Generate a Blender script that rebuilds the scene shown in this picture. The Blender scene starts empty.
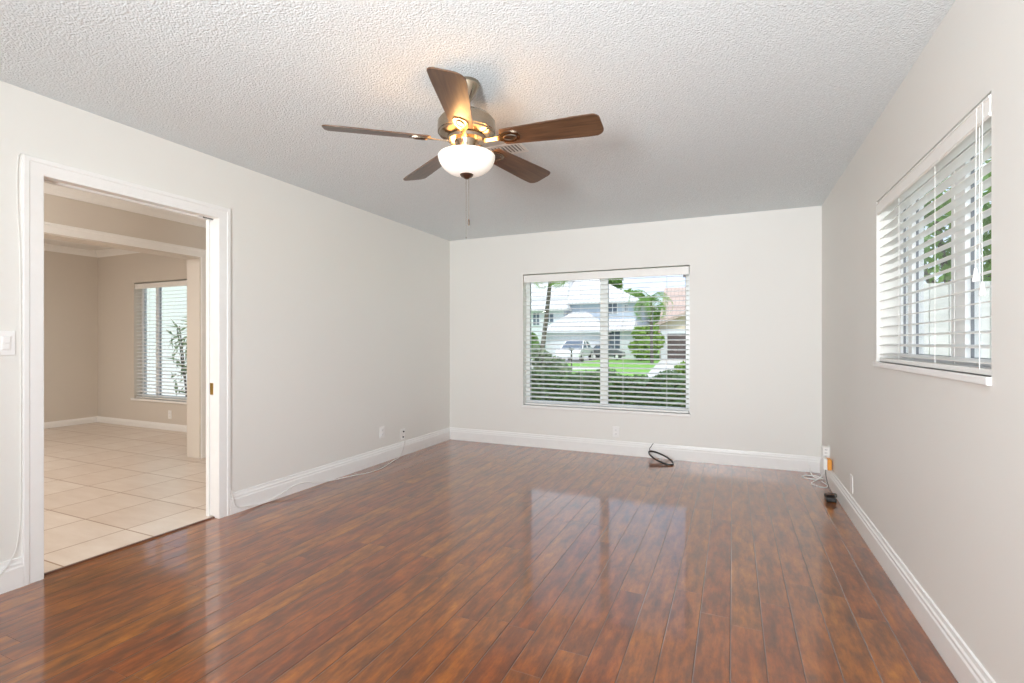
import bpy, bmesh, math, random
from mathutils import Vector, Matrix, noise
random.seed(7)
PI = math.pi
S = bpy.context.scene
C = S.collection

# ------------------------------------------------------------------ camera
YAW = math.atan(221/499.0)
CAM_H = 1.195
cam_d = bpy.data.cameras.new('camera')
cam_d.sensor_width = 36.0
cam_d.lens = 36.0*499.0/1024.0
cam_d.shift_y = 0.0005
cam_d.clip_start = 0.02
cam_d.clip_end = 500
cam = bpy.data.objects.new('camera', cam_d)
C.objects.link(cam)
cam.location = (0, 0, CAM_H)
cam.rotation_euler = (PI/2, 0, YAW)
S.camera = cam

# ------------------------------------------------------------------ sky
W = bpy.data.worlds.new('sky'); S.world = W; W.use_nodes = True
wn = W.node_tree; wn.nodes.clear()
w_out = wn.nodes.new('ShaderNodeOutputWorld')
w_bg = wn.nodes.new('ShaderNodeBackground')
w_tc = wn.nodes.new('ShaderNodeTexCoord')
w_sep = wn.nodes.new('ShaderNodeSeparateXYZ')
w_ramp = wn.nodes.new('ShaderNodeValToRGB')
w_ramp.color_ramp.elements[0].position = 0.0
w_ramp.color_ramp.elements[0].color = (0.72, 0.82, 0.97, 1)
w_ramp.color_ramp.elements[1].position = 0.5
w_ramp.color_ramp.elements[1].color = (0.55, 0.70, 0.95, 1)
w_noise = wn.nodes.new('ShaderNodeTexNoise'); w_noise.inputs['Scale'].default_value = 3.0
w_noise.inputs['Detail'].default_value = 6
w_cr = wn.nodes.new('ShaderNodeValToRGB')
w_cr.color_ramp.elements[0].position = 0.48; w_cr.color_ramp.elements[1].position = 0.66
w_mix = wn.nodes.new('ShaderNodeMix'); w_mix.data_type = 'RGBA'
L = wn.links.new
L(w_tc.outputs['Generated'], w_sep.inputs[0]); L(w_sep.outputs['Z'], w_ramp.inputs[0])
L(w_tc.outputs['Generated'], w_noise.inputs['Vector']); L(w_noise.outputs['Fac'], w_cr.inputs[0])
L(w_cr.outputs[0], w_mix.inputs['Factor']); L(w_ramp.outputs[0], w_mix.inputs[6])
w_mix.inputs[7].default_value = (0.95, 0.96, 1.0, 1)
L(w_mix.outputs[2], w_bg.inputs[0]); w_bg.inputs[1].default_value = 1.55
L(w_bg.outputs[0], w_out.inputs[0])

# ------------------------------------------------------------------ sun and large lights
def sun(direction, strength, color):
    d = bpy.data.lights.new('sun', 'SUN'); d.energy = strength; d.color = color; d.angle = math.radians(1.5)
    o = bpy.data.objects.new('sun', d); C.objects.link(o)
    o.rotation_euler = Vector(direction).to_track_quat('-Z', 'Y').to_euler()
    o.location = (0, -5, 12)
sun((-0.30, 0.62, -1.0), 3.0, (1.0, 0.96, 0.9))

def area(name, loc, direction, sx, sy, power, color):
    d = bpy.data.lights.new(name, 'AREA'); d.shape = 'RECTANGLE'; d.size = sx; d.size_y = sy
    d.energy = power; d.color = color
    o = bpy.data.objects.new(name, d); C.objects.link(o); o.location = loc
    o.rotation_euler = Vector(direction).to_track_quat('-Z', 'Y').to_euler()
    return o
# added fill light behind the camera, set in the rear opening
area('rear_fill', (-0.2, -2.1, 1.15), (-0.04, 1, 0), 1.4, 2.0, 84, (0.90, 0.96, 1.0))
# unseen fill light added behind the camera, aimed at the far end
area('camera_fill', (-0.42, -1.4, 1.25), (-0.06, 1, 0.26), 0.6, 0.6, 68, (0.93, 0.97, 1.0)).data.spread = math.radians(110)
# fill lights added out of view to brighten the hall and far room
area('hall_fill', (-4.2, 0.3, 2.38), (0, 0, -1), 0.5, 0.5, 20, (1.0, 0.95, 0.91))
area('hall_fill_up', (-4.0, 0.5, 1.8), (-0.3, 0.3, 1), 0.4, 0.4, 22, (1.0, 0.95, 0.90))
area('dining_fill', (-6.6, 0.9, 2.36), (0, 0.15, -1), 0.6, 0.6, 62, (1.0, 0.96, 0.92))

S.view_settings.view_transform = 'Standard'
S.view_settings.look = 'None'
S.view_settings.gamma = 1.0
S.view_settings.use_curve_mapping = False
S.view_settings.exposure = 0.04
S.cycles.use_denoising = True
S.cycles.max_bounces = 12
S.cycles.diffuse_bounces = 8
S.cycles.glossy_bounces = 4
S.cycles.transparent_max_bounces = 24
S.cycles.caustics_reflective = False
S.cycles.caustics_refractive = False
S.cycles.sample_clamp_indirect = 6

# ------------------------------------------------------------------ helpers
class N:
    """small wrapper for node materials"""
    def __init__(s, name):
        s.m = bpy.data.materials.new(name); s.m.use_nodes = True
        s.t = s.m.node_tree; s.b = s.t.nodes['Principled BSDF']; s.out = s.t.nodes['Material Output']
    def n(s, typ, **kw):
        x = s.t.nodes.new('ShaderNode'+typ)
        for k, v in kw.items(): setattr(x, k, v)
        return x
    def l(s, a, b): s.t.links.new(a, b)
    def set(s, **kw):
        for k, v in kw.items():
            k = k.replace('_', ' ')
            if k in ('Base Color', 'Emission Color', 'Coat Tint', 'Specular Tint') and len(v) == 3: v = (*v, 1)
            s.b.inputs[k].default_value = v
        return s
    def coord(s, scale=(1, 1, 1), rot=(0, 0, 0)):
        t = s.n('TexCoord'); mp = s.n('Mapping')
        mp.inputs['Scale'].default_value = scale; mp.inputs['Rotation'].default_value = rot
        s.l(t.outputs['Object'], mp.inputs['Vector']); return mp.outputs[0]
    def noise(s, vec, scale, detail=4, rough=0.5):
        x = s.n('TexNoise'); x.inputs['Scale'].default_value = scale; x.inputs['Detail'].default_value = detail
        x.inputs['Roughness'].default_value = rough; s.l(vec, x.inputs['Vector']); return x.outputs['Fac']
    def ramp(s, fac, stops):
        r = s.n('ValToRGB'); e = r.color_ramp.elements
        while len(e) < len(stops): e.new(0.5)
        for i, (p, c) in enumerate(stops): e[i].position = p; e[i].color = (*c, 1)
        s.l(fac, r.inputs[0]); return r.outputs[0]
    def bump(s, h, strength, dist=0.01):
        b = s.n('Bump'); b.inputs['Strength'].default_value = strength; b.inputs['Distance'].default_value = dist
        s.l(h, b.inputs['Height']); s.l(b.outputs[0], s.b.inputs['Normal']); return b

def srgb(r, g, b):
    f = lambda c: (c/255/12.92) if c/255 <= 0.04045 else ((c/255+0.055)/1.055)**2.4
    return (f(r), f(g), f(b))

def plain(name, col, rough=0.5, metal=0.0, var=0.04, scale=20, bump=0.0, bscale=80, **kw):
    m = N(name); m.set(Roughness=rough, Metallic=metal, **kw)
    v = m.coord(); f = m.noise(v, scale, 3)
    lo = tuple(max(0, c*(1-var)) for c in col); hi = tuple(min(1, c*(1+var)) for c in col)
    m.l(m.ramp(f, [(0.3, lo), (0.7, hi)]), m.b.inputs['Base Color'])
    if bump: m.bump(m.noise(v, bscale, 3), bump, 0.002)
    return m.m

def wall_paint(name, col):
    m = N(name); m.set(Roughness=0.55)
    v = m.coord(); f = m.noise(v, 1.2, 3)
    lo = tuple(c*0.985 for c in col)
    m.l(m.ramp(f, [(0.3, lo), (0.7, col)]), m.b.inputs['Base Color'])
    m.bump(m.noise(v, 55, 4, 0.6), 0.12, 0.002)
    return m.m

M = {}
M['wall'] = wall_paint('wall_paint', (0.80, 0.79, 0.755))
M['wall_tan'] = wall_paint('wall_beige_darker', (0.66, 0.61, 0.545))  # darker, warmer wall tone used in the hall and far room
M['trim'] = plain('white_gloss_trim', (0.86, 0.855, 0.84), 0.3, var=0.01)
M['plastic'] = plain('white_plastic', (0.87, 0.865, 0.85), 0.3, var=0.01)
M['blind'] = plain('white_blind_slats', (0.86, 0.85, 0.82), 0.4, var=0.01)
M['vinyl'] = plain('white_window_vinyl', (0.85, 0.86, 0.86), 0.3, var=0.01)
M['black'] = plain('black_rubber', (0.012, 0.011, 0.011), 0.35)
M['dark'] = plain('dark_gasket', (0.22, 0.23, 0.25), 0.5)
M['brass'] = plain('brass', (0.62, 0.42, 0.13), 0.3, 1.0)
M['cord'] = plain('off_white_cord', (0.82, 0.81, 0.78), 0.45)
M['grey_cord'] = plain('pale_grey_cable', (0.80, 0.79, 0.76), 0.45)
M['orange'] = plain('orange_plastic', (0.80, 0.33, 0.04), 0.4)
M['nickel'] = plain('brushed_nickel', (0.38, 0.315, 0.24), 0.2, 1.0, var=0.06, scale=40)
M['nickel_dark'] = plain('dark_nickel', (0.20, 0.16, 0.13), 0.3, 1.0)

# popcorn ceiling
m = N('popcorn_ceiling'); m.set(Roughness=0.9)
v = m.coord()
vor = m.n('TexVoronoi'); vor.inputs['Scale'].default_value = 130; vor.feature = 'SMOOTH_F1'; m.l(v, vor.inputs['Vector'])
nz = m.noise(v, 95, 4, 0.6)
ad = m.n('Math', operation='SUBTRACT'); m.l(nz, ad.inputs[0]); m.l(vor.outputs['Distance'], ad.inputs[1])
m.bump(ad.outputs[0], 0.5, 0.009)
m.l(m.ramp(nz, [(0.35, (0.72, 0.775, 0.795)), (0.65, (0.815, 0.87, 0.89))]), m.b.inputs['Base Color'])
M['ceiling'] = m.m
M['ceiling_smooth'] = plain('smooth_ceiling', (0.80, 0.79, 0.77), 0.8, var=0.01)

# glossy cherry laminate: planks 12.3 cm wide running along Y
def laminate():
    m = N('cherry_laminate'); PW = 0.1227; PL = 1.28; OX = 0.113
    t = m.n('TexCoord'); sp = m.n('SeparateXYZ'); m.l(t.outputs['Object'], sp.inputs[0])
    def math_(op, a, b=None, c=None):
        x = m.n('Math', operation=op)
        for i, q in enumerate((a, b, c)):
            if q is None: continue
            if isinstance(q, (int, float)): x.inputs[i].default_value = q
            else: m.l(q, x.inputs[i])
        return x.outputs[0]
    u = math_('DIVIDE', math_('SUBTRACT', sp.outputs['X'], OX), PW)
    col = math_('FLOOR', u); fu = math_('FRACT', u)
    off = math_('FRACT', math_('MULTIPLY', math_('SINE', math_('MULTIPLY', col, 12.9898)), 437.585))
    w_ = math_('ADD', math_('DIVIDE', sp.outputs['Y'], PL), off)
    row = math_('FLOOR', w_); fw = math_('FRACT', w_)
    # distance to the plank edges in metres
    du = math_('MULTIPLY', math_('SUBTRACT', 0.5, math_('ABSOLUTE', math_('SUBTRACT', fu, 0.5))), PW)
    dw = math_('MULTIPLY', math_('SUBTRACT', 0.5, math_('ABSOLUTE', math_('SUBTRACT', fw, 0.5))), PL)
    dm = math_('MINIMUM', du, math_('MULTIPLY', dw, 5.0))
    mr = m.n('MapRange'); mr.inputs['From Min'].default_value = 0.0; mr.inputs['From Max'].default_value = 0.0034
    m.l(dm, mr.inputs['Value']); groove = mr.outputs[0]
    cx = m.n('CombineXYZ'); m.l(col, cx.inputs[0]); m.l(row, cx.inputs[1])
    wn_ = m.n('TexWhiteNoise'); wn_.noise_dimensions = '2D'; m.l(cx.outputs[0], wn_.inputs['Vector'])
    rnd = wn_.outputs['Value']
    # grain coordinates shifted per plank
    cg = m.n('CombineXYZ')
    m.l(math_('ADD', math_('MULTIPLY', sp.outputs['X'], 5.0), math_('MULTIPLY', rnd, 37.0)), cg.inputs[0])
    m.l(math_('ADD', sp.outputs['Y'], math_('MULTIPLY', rnd, 11.0)), cg.inputs[1])
    n1 = m.noise(cg.outputs[0], 3.4, 6, 0.62)
    cg2 = m.n('CombineXYZ')
    m.l(math_('ADD', math_('MULTIPLY', sp.outputs['X'], 3.4), math_('MULTIPLY', rnd, 19.0)), cg2.inputs[0])
    m.l(math_('ADD', sp.outputs['Y'], math_('MULTIPLY', rnd, 5.0)), cg2.inputs[1])
    n2 = m.noise(cg2.outputs[0], 10.0, 5, 0.72)
    c1 = m.ramp(n1, [(0.28, srgb(84, 38, 2)), (0.44, srgb(124, 62, 3)), (0.56, srgb(151, 80, 5)), (0.74, srgb(182, 105, 10))])
    c2 = m.ramp(n2, [(0.28, (0.32, 0.26, 0.22)), (0.50, (0.80, 0.74, 0.68)), (0.72, (1.2, 1.14, 1.0))])
    mu = m.n('Mix'); mu.data_type = 'RGBA'; mu.blend_type = 'MULTIPLY'; mu.inputs['Factor'].default_value = 0.8
    m.l(c1, mu.inputs[6]); m.l(c2, mu.inputs[7])
    hs = m.n('HueSaturation'); m.l(mu.outputs[2], hs.inputs['Color'])
    m.l(math_('ADD', 0.86, math_('MULTIPLY', rnd, 0.24)), hs.inputs['Value'])
    m.l(math_('ADD', 0.492, math_('MULTIPLY', rnd, 0.014)), hs.inputs['Hue'])
    g2 = m.n('Mix'); g2.data_type = 'RGBA'; m.l(groove, g2.inputs['Factor'])
    g2.inputs[6].default_value = (0.05, 0.018, 0.006, 1); m.l(hs.outputs[0], g2.inputs[7])
    m.l(g2.outputs[2], m.b.inputs['Base Color'])
    hh = groove
    b = m.bump(hh, 1.0, 0.0016)
    m.l(b.outputs[0], m.b.inputs['Coat Normal'])
    m.set(Roughness=0.29, Coat_Weight=1.0, Coat_Roughness=0.08, Coat_IOR=1.66, Specular_Tint=(1.0, 0.66, 0.40))
    m.b.inputs['Specular IOR Level'].default_value = 0.42
    return m.m
M['floor'] = laminate()

def tiles():
    m = N('beige_floor_tile')
    t = m.n('TexCoord'); mp = m.n('Mapping')
    mp.inputs['Location'].default_value = (4.0, -1.915+0.4515*4, 0)
    m.l(t.outputs['Object'], mp.inputs['Vector'])
    br = m.n('TexBrick'); br.offset = 0.0; br.squash = 1.0
    br.inputs['Scale'].default_value = 1.0; br.inputs['Mortar Size'].default_value = 0.005
    br.inputs['Mortar Smooth'].default_value = 0.2
    br.inputs['Brick Width'].default_value = 0.4515; br.inputs['Row Height'].default_value = 0.4515
    br.inputs['Color1'].default_value = (*srgb(222, 211, 200), 1); br.inputs['Color2'].default_value = (*srgb(214, 200, 187), 1)
    br.inputs['Mortar'].default_value = (*srgb(160, 130, 105), 1)
    m.l(mp.outputs[0], br.inputs['Vector'])
    v = m.coord((1.0, 3.5, 1)); f = m.noise(v, 3.0, 5, 0.6)
    mu = m.n('Mix'); mu.data_type = 'RGBA'; mu.blend_type = 'MULTIPLY'; mu.inputs['Factor'].default_value = 1
    m.l(br.outputs['Color'], mu.inputs[6]); m.l(m.ramp(f, [(0.3, (0.88, 0.84, 0.80)), (0.7, (1, 1, 1))]), mu.inputs[7])
    m.l(mu.outputs[2], m.b.inputs['Base Color']); m.set(Roughness=0.28)
    iv = m.n('Math', operation='SUBTRACT'); iv.inputs[0].default_value = 1; m.l(br.outputs['Fac'], iv.inputs[1])
    m.bump(iv.outputs[0], 0.4, 0.002)
    return m.m
M['tile'] = tiles()

def glass():
    m = N('window_glass'); m.t.nodes.remove(m.b)
    tr = m.n('BsdfTransparent'); tr.inputs[0].default_value = (0.975, 0.98, 0.977, 1)
    gl = m.n('BsdfGlossy'); gl.inputs['Roughness'].default_value = 0.02
    lw = m.n('LayerWeight'); lw.inputs[0].default_value = 0.5
    pw = m.n('Math', operation='POWER'); pw.inputs[1].default_value = 5.0; m.l(lw.outputs['Facing'], pw.inputs[0])
    ma = m.n('Math', operation='MULTIPLY_ADD'); ma.inputs[1].default_value = 0.5; ma.inputs[2].default_value = 0.025; m.l(pw.outputs[0], ma.inputs[0])
    mx = m.n('MixShader'); m.l(ma.outputs[0], mx.inputs[0]); m.l(tr.outputs[0], mx.inputs[1]); m.l(gl.outputs[0], mx.inputs[2])
    m.l(mx.outputs[0], m.out.inputs['Surface'])
    return m.m
M['glass'] = glass()

# dark walnut fan blades
m = N('walnut_blade'); v = m.coord((2.0, 26, 26)); f = m.noise(v, 3.0, 5, 0.6)
m.l(m.ramp(f, [(0.3, (0.055, 0.028, 0.016)), (0.55, (0.105, 0.055, 0.030)), (0.75, (0.16, 0.09, 0.05))]), m.b.inputs['Base Color'])
m.set(Roughness=0.32); M['blade'] = m.m
m = N('frosted_light_bowl'); m.set(Base_Color=(0.9, 0.87, 0.82), Roughness=0.35, Emission_Color=(1.0, 0.90, 0.78), Emission_Strength=0.30)
M['bowl'] = m.m
m = N('lit_bulb'); m.set(Base_Color=(1, 0.9, 0.75), Emission_Color=(1.0, 0.72, 0.42), Emission_Strength=2.5)
M['bulb'] = m.m

def new_obj(name, bm, mat, parent=None, kind=None, smooth=False, loc=None):
    me = bpy.data.meshes.new(name)
    bmesh.ops.recalc_face_normals(bm, faces=bm.faces[:])
    bm.to_mesh(me); bm.free()
    if mat is not None: me.materials.append(mat)
    if smooth:
        for p in me.polygons: p.use_smooth = True
        try: me.set_sharp_from_angle(angle=math.radians(35))
        except Exception: pass
    o = bpy.data.objects.new(name, me); C.objects.link(o)
    if parent: o.parent = parent
    if kind: o['kind'] = kind
    if loc: o.location = loc
    return o
def BM(): return bmesh.new()
def box(bm, x0, x1, y0, y1, z0, z1, bev=0.0, mat=None):
    vs = [bm.verts.new((x, y, z)) for x in (x0, x1) for y in (y0, y1) for z in (z0, z1)]
    fs = [(0, 1, 3, 2), (4, 6, 7, 5), (0, 4, 5, 1), (2, 3, 7, 6), (0, 2, 6, 4), (1, 5, 7, 3)]
    F = [bm.faces.new([vs[i] for i in f]) for f in fs]
    if bev:
        es = list({e for f in F for e in f.edges})
        r = bmesh.ops.bevel(bm, geom=es, offset=bev, segments=2, affect='EDGES', profile=0.5)
    if mat is not None:
        geo = {v for v in vs if v.is_valid}
        for v in geo: v.co = mat @ v.co
def lathe(bm, prof, n=48, cx=0, cy=0, close=False):
    rings = []
    for r, z in prof:
        if r < 1e-6: rings.append([bm.verts.new((cx, cy, z))])
        else: rings.append([bm.verts.new((cx+r*math.cos(2*PI*i/n), cy+r*math.sin(2*PI*i/n), z)) for i in range(n)])
    for a, b in zip(rings[:-1], rings[1:]):
        for i in range(n):
            j = (i+1) % n
            if len(a) == 1 and len(b) == 1: continue
            if len(a) == 1: bm.faces.new((a[0], b[i], b[j]))
            elif len(b) == 1: bm.faces.new((a[i], b[0], a[j]))
            else: bm.faces.new((a[i], b[i], b[j], a[j]))
def smooth_path(pts, sub=6):
    P = [Vector(p) for p in pts]
    if len(P) < 3: return P
    P = [P[0]*2-P[1]] + P + [P[-1]*2-P[-2]]
    out = []
    for i in range(1, len(P)-2):
        for k in range(sub):
            t = k/sub; a, b, c, d = P[i-1:i+3]
            out.append(0.5*((2*b)+(c-a)*t+(2*a-5*b+4*c-d)*t*t+(3*b-a-3*c+d)*t**3))
    out.append(P[-2]); return out
def tube(bm, pts, r, n=8, radii=None, closed=False):
    rings = []; up = Vector((0.13, 0.21, 1)).normalized(); K = len(pts)
    for i, p in enumerate(pts):
        p = Vector(p)
        if closed: tn = (Vector(pts[(i+1) % K])-Vector(pts[i-1]))
        else: tn = (Vector(pts[min(i+1, K-1)])-Vector(pts[max(i-1, 0)]))
        tn.normalize(); a = tn.cross(up)
        if a.length < 1e-3: a = tn.cross(Vector((1, 0, 0)))
        a.normalize(); b = tn.cross(a).normalized()
        rr = radii[i] if radii else r
        rings.append([bm.verts.new(p+rr*(a*math.cos(2*PI*k/n)+b*math.sin(2*PI*k/n))) for k in range(n)])
    rng = range(K if closed else K-1)
    for i in rng:
        A, B = rings[i], rings[(i+1) % K]
        for k in range(n): bm.faces.new((A[k], A[(k+1) % n], B[(k+1) % n], B[k]))
    if not closed:
        bm.faces.new(rings[0][::-1]); bm.faces.new(rings[-1])
def prism(bm, poly, axis, a0, a1):
    """extrude a 2D polygon along an axis; poly coords are the two remaining axes in xyz order"""
    def mk(p, t):
        if axis == 'x': return (t, p[0], p[1])
        if axis == 'y': return (p[0], t, p[1])
        return (p[0], p[1], t)
    A = [bm.verts.new(mk(p, a0)) for p in poly]; B = [bm.verts.new(mk(p, a1)) for p in poly]
    n = len(poly)
    bm.faces.new(A[::-1]); bm.faces.new(B)
    for i in range(n): bm.faces.new((A[i], A[(i+1) % n], B[(i+1) % n], B[i]))
def tag(o, label, cat, group=None, kind=None):
    o['label'] = label; o['category'] = cat
    if group: o['group'] = group
    if kind: o['kind'] = kind
    return o
def thing(name, label, cat, loc=(0, 0, 0), rz=0, group=None):
    o = bpy.data.objects.new(name, None); C.objects.link(o); o.location = loc; o.rotation_euler = (0, 0, rz)
    o.empty_display_size = 0.1
    return tag(o, label, cat, group)

# ------------------------------------------------------------------ room shell
XL, XR, YB, YR, H = -3.19, 0.741, 5.31, -2.2, 2.44
TL = 0.113                      # left wall thickness
DY0, DY1, DZ = 1.347, 2.284, 2.033      # doorway clear opening
def struct(name, boxes, mat, **kw):
    bm = BM()
    for b in boxes: box(bm, *b)
    return new_obj(name, bm, mat, kind='structure', **kw)
struct('floor', [(XL-0.04, XR+0.16, YR-0.2, YB+0.16, -0.06, 0)], M['floor'])
struct('ceiling', [(XL-TL, XR+0.16, YR-0.2, YB+0.16, H, H+0.12)], M['ceiling'])
# left wall with the doorway
struct('wall_left', [(XL-TL, XL, YR-0.2, DY0-0.018, 0, H), (XL-TL, XL, DY1+0.018, YB+0.16, 0, H),
                     (XL-TL, XL, DY0-0.018, DY1+0.018, DZ+0.018, H)], M['wall'])
# back wall with the big window
BW = (-2.213, -0.398, 0.472, 1.972)
struct('wall_back', [(XL, BW[0], YB, YB+0.16, 0, H), (BW[1], XR, YB, YB+0.16, 0, H),
                     (BW[0], BW[1], YB, YB+0.16, 0, BW[2]), (BW[0], BW[1], YB, YB+0.16, BW[3], H)], M['wall'])
# right wall with the side window
RW = (2.04, 3.41, 1.085, 1.985)
struct('wall_right', [(XR, XR+0.16, YR-0.2, RW[0], 0, H), (XR, XR+0.16, RW[1], YB+0.16, 0, H),
                      (XR, XR+0.16, RW[0], RW[1], 0, RW[2]), (XR, XR+0.16, RW[0], RW[1], RW[3], H)], M['wall'])
# rear wall behind the camera, with an opening added to let light in
struct('wall_rear', [(XL, -0.95, YR-0.15, YR, 0, H), (0.55, XR, YR-0.15, YR, 0, H), (-0.95, 0.55, YR-0.15, YR, 2.15, H)], M['wall'])

# hall and far room behind the doorway
XP, XP2, XF, YF = -4.99, -5.19, -8.67, 4.31
PY1, PZ = 3.385, 2.065
XH = XL-TL
struct('floor_tiled', [(XF-0.15, XL-0.041, -2.4, YF+0.15, -0.06, -0.002)], M['tile'])
struct('ceiling_hall', [(XP, XH, -2.4, YF+0.15, H+0.02, H+0.12)], M['ceiling_smooth'])
struct('ceiling_dining', [(XF-0.15, XP, -2.4, YF+0.15, H+0.1, H+0.2)], M['ceiling_smooth'])
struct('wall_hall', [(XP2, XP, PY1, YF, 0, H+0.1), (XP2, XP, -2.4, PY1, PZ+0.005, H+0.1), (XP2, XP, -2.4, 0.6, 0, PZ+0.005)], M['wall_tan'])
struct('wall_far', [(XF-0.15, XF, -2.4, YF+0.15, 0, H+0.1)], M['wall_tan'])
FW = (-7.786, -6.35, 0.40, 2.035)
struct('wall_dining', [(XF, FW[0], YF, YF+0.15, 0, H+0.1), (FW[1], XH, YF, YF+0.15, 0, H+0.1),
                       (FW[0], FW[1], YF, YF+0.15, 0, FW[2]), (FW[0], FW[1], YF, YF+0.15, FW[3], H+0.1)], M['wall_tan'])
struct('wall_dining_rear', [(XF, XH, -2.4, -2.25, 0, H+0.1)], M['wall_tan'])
# unseen roof slab, eaves sized to keep the sun out
struct('roof', [(XL-0.3, XR+0.75, YR-1.1, YB+0.62, H+0.2, H+0.3), (XF-0.6, XL-0.3, YR-1.1, YF+0.45, H+0.2, H+0.3)], M['trim'])

# baseboards: profile (depth from wall, height)
BP = [(0, 0), (0.018, 0), (0.018, 0.098), (0.014, 0.106), (0.014, 0.118), (0.009, 0.126), (0.007, 0.142), (0, 0.145)]
bm = BM(); prism(bm, [(XL+d, z) for d, z in BP], 'y', DY1+0.082, YB); prism(bm, [(XL+d, z) for d, z in BP], 'y', YR, DY0-0.082)
new_obj('baseboard_left', bm, M['trim'], kind='structure')
bm = BM(); prism(bm, [(YB-d, z) for d, z in BP], 'x', XL, XR); new_obj('baseboard_back', bm, M['trim'], kind='structure')
bm = BM(); prism(bm, [(XR-d, z) for d, z in BP], 'y', YR, YB); new_obj('baseboard_right', bm, M['trim'], kind='structure')
bm = BM(); prism(bm, [(XF+d*0.8, z*0.6) for d, z in BP], 'y', -2.2, YF); new_obj('baseboard_far', bm, M['trim'], kind='structure')
bm = BM(); prism(bm, [(YF-d*0.8, z*0.6) for d, z in BP], 'x', XF, XP2); new_obj('baseboard_dining', bm, M['trim'], kind='structure')

# casing swept round the doorway (u outward, t off the wall)
CP = [(0.0, 0), (0.0, 0.009), (0.003, 0.011), (0.056, 0.013), (0.061, 0.017), (0.080, 0.0175), (0.082, 0.015), (0.082, 0)]
def casing(name, xw, sgn, y0, y1, zt, scale=1.0):
    bm = BM(); rings = []
    for (y, z, oy, oz) in ((y0, 0, -1, 0), (y0, zt, -1, 1), (y1, zt, 1, 1), (y1, 0, 1, 0)):
        rings.append([bm.verts.new((xw+sgn*t, y+oy*u*scale, z+oz*u*scale)) for u, t in CP])
    n = len(CP)
    for a, b in zip(rings[:-1], rings[1:]):
        for i in range(n): bm.faces.new((a[i], a[(i+1) % n], b[(i+1) % n], b[i]))
    bm.faces.new(rings[0]); bm.faces.new(rings[-1][::-1])
    return new_obj(name, bm, M['trim'], kind='structure')
casing('trim_1', XL, 1, DY0, DY1, DZ)
casing('trim_2', XH, -1, DY0, DY1, DZ)
# jamb lining of the doorway with the pocket slot on the right side
struct('trim_3', [(XL-TL, XL, DY0-0.018, DY0, 0, DZ+0.018),
                  (XL-0.046, XL, DY1, DY1+0.018, 0, DZ), (XL-TL, XL-0.092, DY1, DY1+0.018, 0, DZ),
                  (XL-0.046, XL, DY0, DY1+0.018, DZ, DZ+0.018), (XL-TL, XL-0.092, DY0, DY1+0.018, DZ, DZ+0.018)], M['trim'])
casing('trim_4', XP, 1, -1.0, PY1, PZ, 1.0)
# reveal lining of the opening beyond the hall
struct('trim_5', [(XP2, XP, PY1-0.012, PY1, 0, PZ), (XP2, XP, -1.0, PY1-0.012, PZ-0.012, PZ)], M['wall_tan'])
# crowns
CR = [(0, 0), (0.0, -0.085), (0.012, -0.085), (0.016, -0.07), (0.030, -0.05), (0.052, -0.03), (0.066, -0.018), (0.08, -0.012), (0.08, 0)]
bm = BM(); prism(bm, [(XP+d, H+0.02+z) for d, z in CR], 'y', -2.2, YF); new_obj('trim_6', bm, M['trim'], kind='structure')
bm = BM(); prism(bm, [(XF+d, H+0.1+z) for d, z in CR], 'y', -2.2, YF); new_obj('trim_7', bm, M['trim'], kind='structure')
bm = BM(); prism(bm, [(YF-d, H+0.1+z) for d, z in CR], 'x', XF, XP2); new_obj('trim_8', bm, M['trim'], kind='structure')
# threshold strip
bm = BM(); prism(bm, [(XL-0.03, 0), (XL-0.055, 0.0), (XL-0.052, 0.006), (XL-0.034, 0.008)], 'y', DY0, DY1)
new_obj('trim_9', bm, plain('cherry_threshold', (0.12, 0.04, 0.018), 0.3, Coat_Weight=0.6), kind='structure')

# pocket door slid into the wall, only its leading edge shows
bm = BM(); box(bm, XL-0.086, XL-0.051, DY1+0.004, DY1+0.88, 0.012, DZ-0.012, 0.002)
pd = new_obj('door_1', bm, M['trim'], kind='structure')
bm = BM(); box(bm, XL-0.084, XL-0.053, DY1+0.0015, DY1+0.0045, 0.835, 0.915, 0.0008)
lat = new_obj('edge_pull', bm, M['brass'], pd); lat['label'] = 'brass edge pull'
bm = BM(); box(bm, XL-0.08, XL-0.058, DY1-0.05, DY1+0.02, DZ+0.001, DZ+0.012)
new_obj('track', bm, M['black'], pd)

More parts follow.
